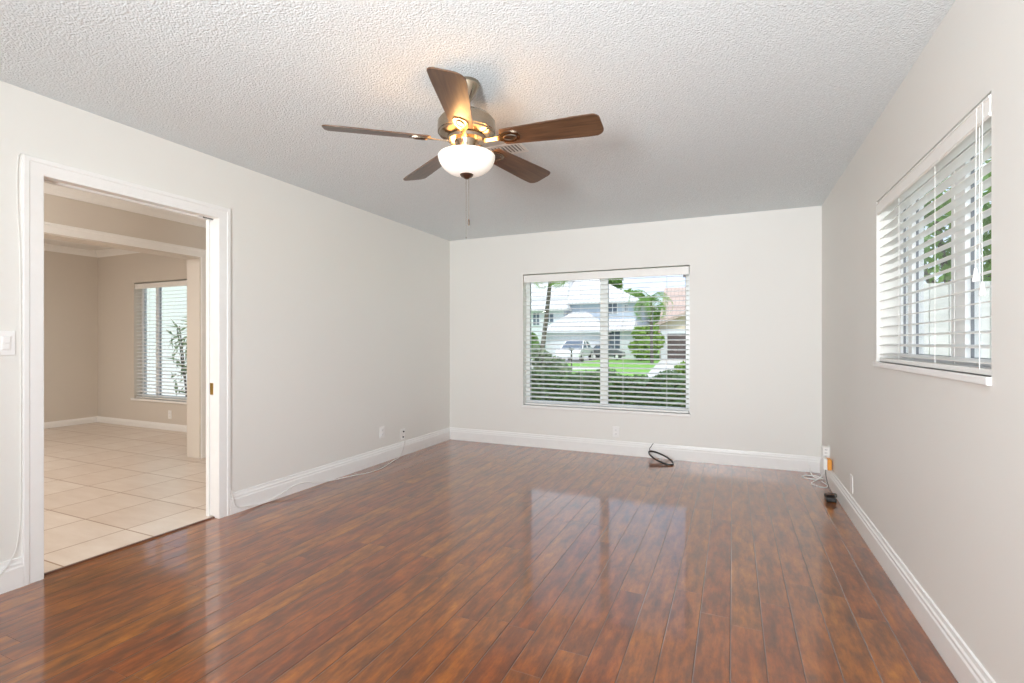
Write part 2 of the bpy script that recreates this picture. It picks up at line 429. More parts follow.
# ------------------------------------------------------------------ windows
def window(name, X, Y, axis, a0, a1, z0, z1, sgn, thick, bars, depth=0.10, fw=0.045):
    """frame in a wall opening; axis 'x' = window runs along x, wall face at Y; sgn = outward direction"""
    def bx(bm, s0, s1, t0, t1, u0, u1, bev=0.003):
        if axis == 'x': box(bm, s0, s1, min(Y+sgn*t0, Y+sgn*t1), max(Y+sgn*t0, Y+sgn*t1), u0, u1, bev)
        else: box(bm, min(X+sgn*t0, X+sgn*t1), max(X+sgn*t0, X+sgn*t1), s0, s1, u0, u1, bev)
    bm = BM()
    bx(bm, a0, a1, depth, depth+0.05, z0, z0+fw); bx(bm, a0, a1, depth, depth+0.05, z1-fw, z1)
    bx(bm, a0, a0+fw, depth, depth+0.05, z0+fw, z1-fw); bx(bm, a1-fw, a1, depth, depth+0.05, z0+fw, z1-fw)
    for (b0, b1) in bars: bx(bm, b0, b1, depth-0.005, depth+0.045, z0+fw, z1-fw)
    fr = new_obj(name, bm, M['vinyl'], kind='structure')
    cuts = [a0+fw]+[q for b in bars for q in b]+[a1-fw]
    for i in range(0, len(cuts), 2):
        s0, s1 = cuts[i], cuts[i+1]
        bm = BM(); bx(bm, s0, s1, depth+0.022, depth+0.028, z0+fw, z1-fw, 0); new_obj('window_pane', bm, M['glass'], fr)
        bm = BM(); g = 0.0045
        bx(bm, s0, s0+g, depth+0.012, depth+0.022, z0+fw, z1-fw, 0); bx(bm, s1-g, s1, depth+0.012, depth+0.022, z0+fw, z1-fw, 0)
        bx(bm, s0+g, s1-g, depth+0.012, depth+0.022, z0+fw, z0+fw+g, 0); bx(bm, s0+g, s1-g, depth+0.012, depth+0.022, z1-fw-g, z1-fw, 0)
        new_obj('gasket', bm, M['dark'], fr)
    return fr
w1 = window('window_1', 0, YB, 'x', BW[0], BW[1], BW[2], BW[3], 1, 0.16, [(-1.335, -1.25)])
bm = BM(); box(bm, BW[0]-0.012, BW[1]+0.012, YB-0.022, YB+0.10, BW[2]-0.028, BW[2], 0.004); new_obj('window_sill', bm, M['trim'], w1)
w2 = window('window_2', XR, 0, 'y', RW[0], RW[1], RW[2], RW[3], 1, 0.16, [(2.52, 2.66), (3.16, 3.22)])
bm = BM(); box(bm, XR-0.013, XR+0.10, RW[0]-0.002, RW[1]+0.03, RW[2]-0.028, RW[2], 0.004); new_obj('window_sill', bm, M['trim'], w2)
w3 = window('window_3', 0, YF, 'x', FW[0], FW[1], FW[2], FW[3], 1, 0.15, [(-7.45, -7.39)])
bm = BM(); box(bm, FW[0]-0.03, FW[1]+0.03, YF-0.03, YF+0.10, FW[2]-0.03, FW[2], 0.004); new_obj('window_sill', bm, M['trim'], w3)

# venetian blinds: local x along the window, local +y outward, z up; origin at the sill
def blind(label, loc, rz, width, height, pitch, tilt, ladders, cords, val_h=0.075, slat_w=0.058, group=None):
    t = thing('venetian_blind', label, 'blind', loc, rz, group)
    hw = width/2
    bm = BM(); box(bm, -hw, hw, -0.004, 0.006, height-val_h, height, 0.003)
    box(bm, -hw, hw, -0.0075, -0.003, height-0.012, height-0.004, 0.0015); box(bm, -hw, hw, -0.0075, -0.003, height-val_h+0.004, height-val_h+0.012, 0.0015)
    new_obj('valance', bm, M['blind'], t)
    bm = BM(); box(bm, -hw+0.005, hw-0.005, 0.008, 0.06, height-0.052, height-0.004, 0.002); new_obj('headrail', bm, M['blind'], t)
    bm = BM(); z = 0.045; yc = 0.036; k = 0
    while z < height-val_h-0.005:
        for s in (1,):
            n = 4; prof = []
            for i in range(n+1):
                u = -slat_w/2+slat_w*i/n; c = 0.0022*(1-(2*u/slat_w)**2)
                prof.append((yc+u*math.cos(tilt)-c*math.sin(tilt), z+u*math.sin(tilt)+c*math.cos(tilt)))
            low = [(y, q-0.0026) for y, q in prof]
            prism(bm, prof+low[::-1], 'x', -hw+0.006, hw-0.006)
        z += pitch; k += 1
    new_obj('slats', bm, M['blind'], t)
    bm = BM(); box(bm, -hw+0.006, hw-0.006, yc-slat_w/2, yc+slat_w/2, 0.0, 0.022, 0.004); new_obj('bottom_rail', bm, M['blind'], t)
    for x in ladders:
        bm = BM()
        for yy in (yc-slat_w/2-0.002, yc+slat_w/2+0.002): tube(bm, [(x, yy, 0.02), (x, yy, height-0.05)], 0.0013, 5)
        new_obj('ladder_cord', bm, M['cord'], t)
    for (x, dx, z1) in cords:
        bm = BM(); tube(bm, smooth_path([(x, -0.010, height-0.012), (x, -0.012, height-0.3), (x+dx, -0.012, z1+0.04)]), 0.0012, 5)
        c = new_obj('lift_cord', bm, M['cord'], t)
        bm = BM(); lathe(bm, [(0, 0.045), (0.004, 0.044), (0.006, 0.03), (0.010, 0.004), (0.009, 0), (0, 0)], 12, x+dx, -0.012)
        bm.verts.ensure_lookup_table()
        for v_ in bm.verts: v_.co.z += z1-0.002
        new_obj('tassel', bm, M['plastic'], c, smooth=True)
    return t
bw_ = BW[1]-BW[0]
vb = blind('white slatted blind in front of the two-pane back window facing the street', ((BW[0]+BW[1])/2, YB+0.012, BW[2]+0.001), 0,
           bw_-0.014, BW[3]-BW[2]-0.012, 0.050, math.radians(10), [-0.68, -0.23, 0.23, 0.68], [], val_h=0.085)
bm = BM(); box(bm, 0.845, 0.865, -0.03, -0.003, 1.375, 1.402, 0.003); cl_ = new_obj('valance_clip', bm, plain('grey_clip', (0.25, 0.25, 0.26), 0.4), vb)
cl_['label'] = 'small grey valance clip'
blind('white slatted blind in the side window of the right wall, with hanging cord tassels', (XR+0.003, (RW[0]+RW[1])/2, RW[2]+0.001), -PI/2,
      RW[1]-RW[0]-0.014, RW[3]-RW[2]-0.009, 0.0497, math.radians(9), [-0.60, -0.30, 0.18, 0.58], [(0.60, 0.0, 0.31), (0.645, 0.005, 0.26)], val_h=0.07)
blind('white slatted blind in the window of the far room beyond the doorway', ((FW[0]+FW[1])/2, YF+0.012, FW[2]+0.001), 0,
      FW[1]-FW[0]-0.014, FW[3]-FW[2]-0.02, 0.05, math.radians(8), [-0.5, 0.5], [], val_h=0.07)

# ------------------------------------------------------------------ ceiling fan
FX, FY = -1.171, 2.106
fan = thing('ceiling_fan', 'five-bladed dark walnut ceiling fan with nickel motor and lit frosted bowl', 'ceiling fan', (FX, FY, H))
def fz(z): return z-H
bm = BM(); lathe(bm, [(0, 0), (0.062, 0), (0.064, -0.008), (0.060, -0.02), (0.042, -0.055), (0.024, -0.082), (0.018, -0.092), (0, -0.092)], 40)
new_obj('canopy', bm, M['nickel'], fan, smooth=True)
bm = BM(); lathe(bm, [(0, -0.08), (0.0135, -0.08), (0.0135, -0.13), (0.026, -0.131), (0.028, -0.15), (0.024, -0.156), (0, -0.156)], 24)
new_obj('downrod', bm, M['nickel'], fan, smooth=True)
bm = BM(); lathe(bm, [(0, fz(2.300)), (0.04, fz(2.300)), (0.085, fz(2.292)), (0.115, fz(2.276)), (0.128, fz(2.262)), (0.132, fz(2.256)), (0.132, fz(2.250)),
                      (0.138, fz(2.248)), (0.139, fz(2.222)), (0.138, fz(2.200)), (0.133, fz(2.198)), (0.131, fz(2.190)), (0.112, fz(2.182)), (0.085, fz(2.178)), (0, fz(2.178))], 56)
mh = new_obj('motor_housing', bm, M['nickel'], fan, smooth=True)
bm = BM(); lathe(bm, [(0, fz(2.18)), (0.088, fz(2.18)), (0.092, fz(2.174)), (0.090, fz(2.160)), (0.060, fz(2.158)), (0.056, fz(2.150)), (0.054, fz(2.098)), (0.075, fz(2.094)), (0.075, fz(2.084)), (0, fz(2.084))], 48)
new_obj('switch_housing', bm, M['nickel'], fan, smooth=True)
# light bowl: a hollow shell, with bulbs inside
bm = BM(); prof = []
for i in range(19):
    a = i/18*PI/2
    prof.append((0.137*math.cos(a)**0.75 if i < 18 else 0.0, fz(2.087)-0.089*math.sin(a)**1.15))
inner = [(max(r-0.004, 0), z+0.004) for r, z in prof][::-1]
lathe(bm, prof+[(0, inner[0][1])]+inner[1:]+[(0.137, fz(2.087))], 56)
bmesh.ops.remove_doubles(bm, verts=bm.verts[:], dist=1e-5)
bowl = new_obj('light_bowl', bm, M['bowl'], fan, smooth=True)
bm = BM(); lathe(bm, [(0, fz(2.006)), (0.030, fz(2.005)), (0.033, fz(1.999)), (0.028, fz(1.991)), (0.016, fz(1.985)), (0.011, fz(1.980)), (0, fz(1.977))], 28)
new_obj('finial', bm, M['nickel_dark'], bowl, smooth=True)
# three bulbs between switch housing and bowl
for k in range(3):
    a = 2*PI*k/3+0.5
    bm = BM(); bmesh.ops.create_uvsphere(bm, u_segments=16, v_segments=10, radius=0.02)
    bmesh.ops.translate(bm, verts=bm.verts[:], vec=(0.085*math.cos(a), 0.085*math.sin(a), fz(2.060)))
    new_obj('bulb', bm, M['bulb'], fan, smooth=True)
    d = bpy.data.lights.new('bulb_light', 'POINT'); d.energy = 1.9; d.color = (1.0, 0.48, 0.14); d.shadow_soft_size = 0.03
    lo = bpy.data.objects.new('bulb_light', d); C.objects.link(lo); lo.parent = fan
    lo.location = (0.112*math.cos(a), 0.112*math.sin(a), fz(2.103))
# blades
def blade_outline():
    R0, R1 = 0.185, 0.652
    pts = []
    def hw(x):
        t = (x-R0)/(R1-R0); return 0.054+0.018*min(1, t*1.25)
    xs = [R0+(R1-0.035-R0)*i/10 for i in range(11)]
    up = [(x, hw(x)) for x in xs]
    h = hw(R1); rc = 0.042
    corner_u = [(R1-rc+rc*math.sin(a), h-rc+rc*math.cos(a)) for a in [PI/2*i/7 for i in range(1, 8)]]
    rc2 = 0.03
    corner_d = [(R1-0.006-rc2+rc2*math.cos(a), -h+rc2-rc2*math.sin(a)) for a in [PI/2*i/7 for i in range(0, 8)]]
    dn = [(x, -hw(x)) for x in xs][::-1]
    root = [(R0-0.01, -0.03), (R0-0.012, 0.0), (R0-0.01, 0.03)]
    return up+corner_u+corner_d+dn+root
pitch = math.radians(14)
for k in range(5):
    a = 0.08+2*PI*k/5
    rot = Matrix.Rotation(a, 4, 'Z') @ Matrix.Translation((0, 0, fz(2.160))) @ Matrix.Rotation(-pitch, 4, 'X') @ Matrix.Rotation(math.radians(1.0), 4, 'Y')
    bm = BM(); ol = blade_outline()
    prism(bm, ol, 'z', -0.003, 0.003)
    es = [e for e in bm.edges if abs(e.verts[0].co.z-e.verts[1].co.z) < 1e-6]
    bmesh.ops.bevel(bm, geom=es, offset=0.0012, segments=1, affect='EDGES')
    bl = new_obj('blade', bm, M['blade'], fan); bl.matrix_local = rot
    # bracket: arm from the hub, widening to a plate under the blade
    bm = BM()
    arm = [(0.085, 0.014), (0.12, 0.011), (0.15, 0.012), (0.175, 0.024), (0.20, 0.034), (0.235, 0.036), (0.262, 0.026), (0.272, 0.0)]
    prism(bm, arm+[(x, -y) for x, y in arm[:-1]][::-1], 'z', -0.0075, -0.0035)
    br = new_obj('blade_bracket', bm, M['nickel'], bl, smooth=True)
    bm = BM(); n = 20
    ring = [(0.222+0.030*math.cos(2*PI*i/n), 0.017*math.sin(2*PI*i/n), -0.0085) for i in range(n)]
    tube(bm, ring, 0.0035, 6, closed=True)
    ol2 = [(0.222+0.028*math.cos(2*PI*i/n), 0.015*math.sin(2*PI*i/n)) for i in range(n)]
    prism(bm, ol2, 'z', -0.0095, -0.0070)
    new_obj('bracket_medallion', bm, M['nickel_dark'], bl, smooth=True)
# pull chains
for (sx, zb_, fob) in ((0.010, 1.787, True), (-0.003, 1.700, False)):
    ca, sa = math.cos(YAW), math.sin(YAW)
    px_, py_ = sx*ca, sx*sa
    bm = BM(); z = fz(1.979)
    tube(bm, [(px_*0.3, py_*0.3, fz(1.990)), (px_, py_, z), (px_, py_, fz(zb_))], 0.0008, 5)
    zz = z
    while zz > fz(zb_):
        lathe(bm, [(0, zz+0.0016), (0.0014, zz), (0, zz-0.0016)], 6, px_, py_); zz -= 0.0045
    ch = new_obj('pull_chain', bm, M['nickel'], fan)
    bm = BM()
    if fob: lathe(bm, [(0, fz(zb_)+0.001), (0.002, fz(zb_)), (0.0042, fz(zb_)-0.008), (0.0042, fz(zb_)-0.030), (0.002, fz(zb_)-0.035), (0, fz(zb_)-0.035)], 12, px_, py_)
    else: lathe(bm, [(0, fz(zb_)+0.001), (0.003, fz(zb_)-0.004), (0, fz(zb_)-0.01)], 10, px_, py_)
    new_obj('chain_fob', bm, M['nickel_dark'] if fob else M['nickel'], ch, smooth=True)

# ceiling vent behind the fan
vt = thing('ceiling_vent', 'small white louvred air vent in the ceiling beyond the fan', 'vent', (-1.345, 2.93, H))
bm = BM(); vw, vd = 0.135, 0.08
box(bm, -vw, vw, -vd, -vd+0.02, -0.008, 0, 0.002); box(bm, -vw, vw, vd-0.02, vd, -0.008, 0, 0.002)
box(bm, -vw, -vw+0.02, -vd+0.02, vd-0.02, -0.008, 0, 0.002); box(bm, vw-0.02, vw, -vd+0.02, vd-0.02, -0.008, 0, 0.002)
new_obj('vent_frame', bm, M['plastic'], vt)
bm = BM()
for k in range(10):
    x = -vw+0.03+k*(2*vw-0.06)/9
    box(bm, -0.008, 0.008, -vd+0.02, vd-0.02, -0.0007, 0.0007, 0, Matrix.Translation((x, 0, -0.007)) @ Matrix.Rotation(math.radians(12), 4, 'Y'))
new_obj('louvres', bm, M['plastic'], vt)
bm = BM(); box(bm, -vw+0.02, vw-0.02, -vd+0.02, vd-0.02, -0.0015, -0.0003); new_obj('vent_back', bm, plain('grey_vent_back', (0.25, 0.25, 0.25), 0.7), vt)

# ------------------------------------------------------------------ outlets, switch
def plate(name, label, cat, loc, rz, group=None, w=0.070, h=0.114, kind='outlet'):
    """faces local -y"""
    t = thing(name, label, cat, loc, rz, group)
    bm = BM(); box(bm, -w/2, w/2, -0.006, 0, -h/2, h/2, 0.002); new_obj('cover_plate', bm, M['plastic'], t)
    if kind == 'outlet':
        for s in (1, -1):
            bm = BM(); box(bm, -0.016, 0.016, -0.0085, -0.004, s*0.021-0.013, s*0.021+0.013, 0.003); r = new_obj('receptacle', bm, M['plastic'], t)
            bm = BM(); box(bm, -0.0075, -0.0055, -0.0092, -0.0080, s*0.021-0.004, s*0.021+0.005); box(bm, 0.0055, 0.0075, -0.0092, -0.0080, s*0.021-0.004, s*0.021+0.005)
            box(bm, -0.002, 0.002, -0.0092, -0.0080, s*0.021-0.010, s*0.021-0.0065)
            new_obj('slots', bm, M['dark'], r)
    if kind == 'coax':
        for s in (1, -1):
            bm = BM(); lathe(bm, [(0, 0.014), (0.006, 0.014), (0.0075, 0.010), (0.0075, 0), (0, 0)], 14)
            for v_ in bm.verts: v_.co = Vector((v_.co.x + (0.004 if s > 0 else -0.004), -0.004-v_.co.z, v_.co.y+s*0.028))
            q = new_obj('coax_jack', bm, M['black'], t, smooth=True); q['label'] = 'black cable jack'
    if kind == 'switch':
        for s in (-0.024, 0.024):
            bm = BM(); box(bm, s-0.018, s+0.018, -0.009, -0.004, -0.034, 0.034, 0.002); p = new_obj('switch_frame', bm, M['plastic'], t)
            bm = BM(); box(bm, s-0.014, s+0.014, -0.0125, -0.007, -0.001, 0.030, 0.002); box(bm, s-0.014, s+0.014, -0.0105, -0.007, -0.030, -0.002, 0.002)
            new_obj('rocker', bm, M['plastic'], p)
    return t
plate('wall_outlet', 'white outlet on the left wall, just left of the cable jack plate', 'outlet', (XL, 4.01, 0.30), PI/2)
plate('cable_outlet', 'white wall plate with two black cable jacks low on the left wall', 'outlet', (XL, 4.35, 0.222), PI/2, kind='coax')
plate('wall_outlet', 'white outlet on the back wall centred below the window', 'outlet', (-1.14, YB, 0.238), 0)
ot = thing('outlet_tap', 'white multi-socket tap on the right wall by the corner, above the orange adapter', 'outlet', (XR, 4.93, 0.25))
bm = BM(); box(bm, -0.006, 0, -0.045, 0.045, -0.065, 0.07, 0.002); new_obj('cover_plate', bm, M['plastic'], ot)
bm = BM(); box(bm, -0.052, -0.006, -0.035, 0.035, -0.035, 0.062, 0.006); tb_ = new_obj('tap_body', bm, M['plastic'], ot)
for zz in (-0.012, 0.014, 0.040):
    bm = BM(); box(bm, -0.036, -0.031, -0.0365, -0.034, zz-0.004, zz+0.004); box(bm, -0.024, -0.019, -0.0365, -0.034, zz-0.004, zz+0.004)
    new_obj('socket_slots', bm, M['dark'], tb_)
plate('blank_plate', 'narrow blank white wall plate low on the right wall', 'wall plate', (XR, 4.045, 0.228), -PI/2, kind='blank', w=0.07, h=0.12)
plate('light_switch', 'white rocker light switch left of the doorway at the picture edge', 'switch', (XL, 1.180, 1.19), PI/2, kind='switch', w=0.118, h=0.118)
plate('wall_outlet', 'small white outlet below the blind in the far room beyond the doorway', 'outlet', (-6.98, YF, 0.21), 0)

# plug-in adapter with orange side
pa = thing('power_adapter', 'white and orange plug-in adapter in the outlet at the right corner', 'adapter', (XR, 4.80, 0.195))
bm = BM(); box(bm, -0.066, -0.036, -0.035, 0.06, -0.045, 0.045, 0.005); new_obj('adapter_body', bm, M['plastic'], pa)
bm = BM(); box(bm, -0.036, -0.006, -0.040, 0.055, -0.046, 0.040, 0.004); q = new_obj('adapter_cap', bm, M['orange'], pa); q['label'] = 'orange half'
bm = BM(); tube(bm, [Vector(p)-Vector((XR, 4.80, 0.195)) for p in smooth_path([(XR-0.045, 4.785, 0.152), (XR-0.046, 4.77, 0.10), (XR-0.05, 4.64, 0.06), (XR-0.055, 4.43, 0.036)])], 0.0025, 6)
new_obj('power_cord', bm, M['black'], pa, smooth=True)
pb = thing('power_brick', 'small black power brick on the floor against the right baseboard', 'power brick', (0.672, 4.40, 0))
bm = BM(); box(bm, -0.034, 0.032, -0.045, 0.04, 0.0, 0.030, 0.008); new_obj('brick_case', bm, M['black'], pb)
bm = BM(); pts = []
for i in range(40):
    a = i/39*4.6*PI; pts.append((0.040*math.cos(a)-0.002, 0.038*math.sin(a), 0.034+0.0045*(i/39)*4+0.003*math.sin(3*a)))
tube(bm, pts, 0.003, 6); new_obj('wound_cable', bm, M['black'], pb, smooth=True)

# white cords bundle in the right corner
for (nm, pts, lab) in (
    ('extension_cord', [(0.705, 4.93, 0.20), (0.69, 4.95, 0.12), (0.655, 4.99, 0.03), (0.60, 4.94, 0.0035), (0.575, 4.86, 0.0035), (0.61, 4.79, 0.0035), (0.66, 4.77, 0.0035), (0.69, 4.85, 0.0035), (0.66, 4.95, 0.009)], 'white cord looping down from the corner outlet to the floor'),
    ('cable_bundle', [(0.60, 5.25, 0.10), (0.60, 5.22, 0.05), (0.62, 5.12, 0.004), (0.665, 5.05, 0.006), (0.62, 5.02, 0.006), (0.555, 5.03, 0.004), (0.53, 5.08, 0.004), (0.57, 5.14, 0.004), (0.64, 5.10, 0.014), (0.685, 5.04, 0.008)], 'white cord bundled on the floor in the right corner of the back wall')):
    bm = BM(); pts = [(min(x+0.03, XR-0.025), y, z) for x, y, z in pts]; tube(bm, smooth_path(pts), 0.0042, 7); tag(new_obj(nm, bm, M['plastic'], smooth=True), lab, 'cord')

# black cable coil leaning on the back baseboard
Pb = Vector((-0.545, 5.04, 0.006)); Pt = Vector((-0.775, 5.262, 0.072))
ax = (Pt-Pb); La = ax.length; ax.normalize()
side = Vector((0.66, 0.75, 0.0)); side = (side-ax*side.dot(ax)).normalized()
upv = ax.cross(side); 
bm = BM(); pts = []
c0 = (Pb+Pt)/2
for i in range(150):
    a = i/149*(2*PI*4)
    w = 1+0.03*math.sin(a*0.37+1); q = 0.0
    p = c0+ax*(La/2*w)*math.cos(a)+side*(0.075*w)*math.sin(a)+upv*(0.005*math.sin(a*0.25+0.6))
    p.z = max(p.z, 0.0045); p.y = min(p.y, 5.284)
    pts.append(p)
end = pts[-1]
tube(bm, pts, 0.0045, 7)
coil = new_obj('coiled_cable', bm, M['black'], smooth=True)
tag(coil, 'loop of black cable leaning on the baseboard under the back window', 'cable')
bm = BM(); tube(bm, smooth_path([pts[0], pts[0]+Vector((-0.008, 0.0, 0.025)), pts[0]+Vector((0.008, 0.002, 0.05)), pts[0]+Vector((0.03, 0.004, 0.085))]), 0.003, 6)
new_obj('cable_end', bm, M['black'], coil, smooth=True)

# white cable along the left wall
X0 = XL+0.024
pts = [(XL+0.014, 4.344, 0.194), (XL+0.035, 4.345, 0.17), (XL+0.03, 4.33, 0.09), (XL+0.035, 4.26, 0.012), (-3.11, 4.08, 0.0045), (-3.04, 3.85, 0.0045), (-3.03, 3.65, 0.0045),
       (-3.10, 3.48, 0.0045), (X0+0.01, 3.30, 0.0045), (X0, 3.15, 0.02), (X0, 3.02, 0.058), (X0, 2.90, 0.06), (X0, 2.78, 0.03), (X0, 2.65, 0.008), (X0+0.004, 2.50, 0.02), (XL+0.026, 2.405, 0.045), (XL+0.030, 2.378, 0.10), (XL+0.030, 2.362, 0.175)]
bm = BM(); tube(bm, smooth_path(pts), 0.0034, 7)
tag(new_obj('white_cable', bm, M['grey_cord'], smooth=True), 'thin white cable running from the cable jacks along the left baseboard to the door casing', 'cable')
pts = [(XL+0.006, 1.29, 2.11), (XL+0.005, 1.252, 2.105), (XL+0.005, 1.246, 1.9), (XL+0.005, 1.256, 1.6), (XL+0.005, 1.258, 1.0), (XL+0.005, 1.258, 0.45), (XL+0.006, 1.25, 0.25), (XL+0.022, 1.21, 0.135), (XL+0.024, 1.12, 0.06), (XL+0.024, 0.9, 0.012), (XL+0.024, 0.6, 0.006)]
bm = BM(); tube(bm, smooth_path(pts), 0.0022, 7)
tag(new_obj('white_cable', bm, M['grey_cord'], smooth=True), 'thin pale cable running down the outer left edge of the door casing', 'cable')

# ------------------------------------------------------------------ OUTSIDE
def at(px, py, Y):
    """point seen at a photo pixel on the vertical plane at distance Y: used for taking measurements only"""
    a = (px-512)/499.0
    vx = -math.sin(YAW)+a*math.cos(YAW); vy = math.cos(YAW)+a*math.sin(YAW)
    t = Y/vy
    return Vector((vx*t, Y, CAM_H+(342-py)/499.0*t))
GZ = -0.2
m = N('lawn_grass'); v = m.coord(); f = m.noise(v, 3.0, 6, 0.7)
m.l(m.ramp(f, [(0.3, (0.12, 0.30, 0.035)), (0.7, (0.26, 0.50, 0.08))]), m.b.inputs['Base Color']); m.set(Roughness=0.9)
M['grass'] = m.m
M['concrete'] = plain('pale_concrete', (0.62, 0.60, 0.57), 0.8, scale=4, var=0.08)
M['asphalt'] = plain('asphalt', (0.22, 0.22, 0.22), 0.9, scale=8, var=0.1)
M['stucco_white'] = plain('white_stucco', (0.72, 0.75, 0.78), 0.8, scale=5)
M['stucco_shaded'] = plain('shaded_blue_stucco', (0.50, 0.57, 0.66), 0.8, scale=5)  # upper wall's shade put into the colour as blue-grey; licence plate shares it
M['stucco_peach'] = plain('peach_stucco', (0.66, 0.57, 0.45), 0.8, scale=5)
M['win_dark'] = plain('dark_window_glass', (0.10, 0.13, 0.17), 0.1)
M['garage_brown'] = plain('brown_garage_door', (0.10, 0.075, 0.07), 0.5)
M['bark'] = plain('bark', (0.12, 0.10, 0.085), 0.9, scale=12, var=0.3)
M['car'] = plain('white_car_paint', (0.80, 0.80, 0.80), 0.2, Coat_Weight=0.8)
def roof_mat(name, col, pitch):
    m = N(name); m.set(Roughness=0.8)
    br = m.n('TexBrick'); br.inputs['Scale'].default_value = 1; br.inputs['Brick Width'].default_value = 0.35; br.inputs['Row Height'].default_value = pitch
    br.inputs['Mortar Size'].default_value = 0.03; br.inputs['Color1'].default_value = (*col, 1)
    br.inputs['Color2'].default_value = (*[c*0.92 for c in col], 1); br.inputs['Mortar'].default_value = (*[c*0.7 for c in col], 1)
    t = m.n('TexCoord'); mp = m.n('Mapping'); mp.inputs['Rotation'].default_value = (math.radians(60), 0, 0)
    m.l(t.outputs['Object'], mp.inputs[0]); m.l(mp.outputs[0], br.inputs['Vector']); m.l(br.outputs['Color'], m.b.inputs['Base Color'])
    return m.m
M['roof_white'] = roof_mat('white_tile_roof', (0.70, 0.70, 0.70), 0.35)
M['roof_tan'] = roof_mat('pink_tan_tile_roof', (0.56, 0.43, 0.37), 0.35)

bm = BM(); box(bm, -80, 60, YB+0.16, 110, GZ-0.3, GZ); box(bm, XR+0.16, 60, -20, YB+0.16, GZ-0.3, GZ)
box(bm, -80, XF-0.15, -20, YB+0.16, GZ-0.3, GZ); box(bm, XF-0.15, XR+0.16, YF+0.15, YB+0.16, GZ-0.3, GZ-0.001)
new_obj('ground_lawn', bm, M['grass'], kind='structure')
bm = BM(); box(bm, XF-0.15, XR+0.16, YR-8, YR-0.2, GZ-0.3, -0.05); new_obj('ground_patio', bm, M['concrete'], kind='structure')
def slab(name, pts, mat, z=GZ+0.02):
    bm = BM(); prism(bm, pts, 'z', GZ-0.05, z); return new_obj(name, bm, mat, kind='structure')
# driveway of the white house (to the left) and its curb, drive of the tan house (to the right)
slab('ground_driveway', [(-14.0, 40), (-9.3, 40), (-10.0, 31.5), (-8.6, 24.5), (-13.5, 24.5), (-15.5, 31)], M['concrete'])
slab('ground_driveway', [(-5.1, 40.0), (0.5, 40.0), (-0.5, 12.5), (-2.2, 12.5), (-2.95, 17.5)], M['concrete'], GZ+0.021)
slab('ground_street', [(-30, 23.6), (-8.6, 25.2), (-6.0, 26.2), (-6.0, 25.0), (-8.0, 23.9), (-30, 22.2)], M['concrete'], GZ+0.03)

slab('ground_side_bounce', [(XR+0.16, -6), (7, -6), (7, 5.6), (XR+0.16, 5.6)], M['concrete'])  # concrete added over the lawn so less green light bounces in
slab('ground_far_bounce', [(-15, YF+0.15), (XL-0.4, YF+0.15), (XL-0.4, 7.2), (-15, 7.2)], M['concrete'])  # unseen slab added to keep green bounce off the far window
# foliage: a mesh of small leaf blades filling lumpy blobs
def foliage(blobs, n, leaf, seed=1, up=0.3, aspect=0.45):
    rnd = random.Random(seed); bm = BM()
    tot = sum(b[3]*b[4]*b[5] for b in blobs)
    for (x, y, z, rx, ry, rz) in blobs:
        k = max(8, int(n*rx*ry*rz/tot))
        for _ in range(k):
            d = Vector((rnd.gauss(0, 1), rnd.gauss(0, 1), rnd.gauss(0, 1))).normalized()
            rr = rnd.random()**0.25
            p = Vector((x+d.x*rx*rr, y+d.y*ry*rr, z+d.z*rz*rr))
            nrm = (d+Vector((rnd.uniform(-1, 1), rnd.uniform(-1, 1), rnd.uniform(-0.4, 1+up)))).normalized()
            a = nrm.cross(Vector((rnd.uniform(-1, 1), rnd.uniform(-1, 1), rnd.uniform(-1, 1)))).normalized(); b = nrm.cross(a)
            s = leaf*rnd.uniform(0.6, 1.3)
            v0, v1, v2, v3 = p-a*s, p+b*s*aspect, p+a*s, p-b*s*aspect
            v2 = v2-Vector((0, 0, s*0.2))
            bm.faces.new([bm.verts.new(q) for q in (v0, v1, v2, v3)])
    return bm
def leaf_mat(name, lo, hi, scale=2.0):
    m = N(name); v = m.coord(); f = m.noise(v, scale, 5, 0.7)
    m.l(m.ramp(f, [(0.3, lo), (0.7, hi)]), m.b.inputs['Base Color']); m.set(Roughness=0.6)
    m.b.inputs['Subsurface Weight'].default_value = 0.0
    tr = m.n('BsdfTranslucent'); tr.inputs[0].default_value = (*[c*1.1 for c in hi], 1)
    mx = m.n('MixShader'); mx.inputs[0].default_value = 0.3
    m.l(m.b.outputs[0], mx.inputs[1]); m.l(tr.outputs[0], mx.inputs[2]); m.l(mx.outputs[0], m.out.inputs['Surface'])
    return m.m
M['leaf'] = leaf_mat('green_leaves', (0.04, 0.13, 0.02), (0.26, 0.45, 0.09), 1.0)
M['leaf_dark'] = leaf_mat('dark_green_leaves', (0.04, 0.09, 0.03), (0.17, 0.27, 0.10), 8.0)
M['leaf_bright'] = leaf_mat('bright_green_leaves', (0.07, 0.18, 0.025), (0.36, 0.52, 0.10), 3.0)
M['leaf_pale'] = leaf_mat('variegated_leaves', (0.025, 0.055, 0.02), (0.34, 0.42, 0.24), 9.0)

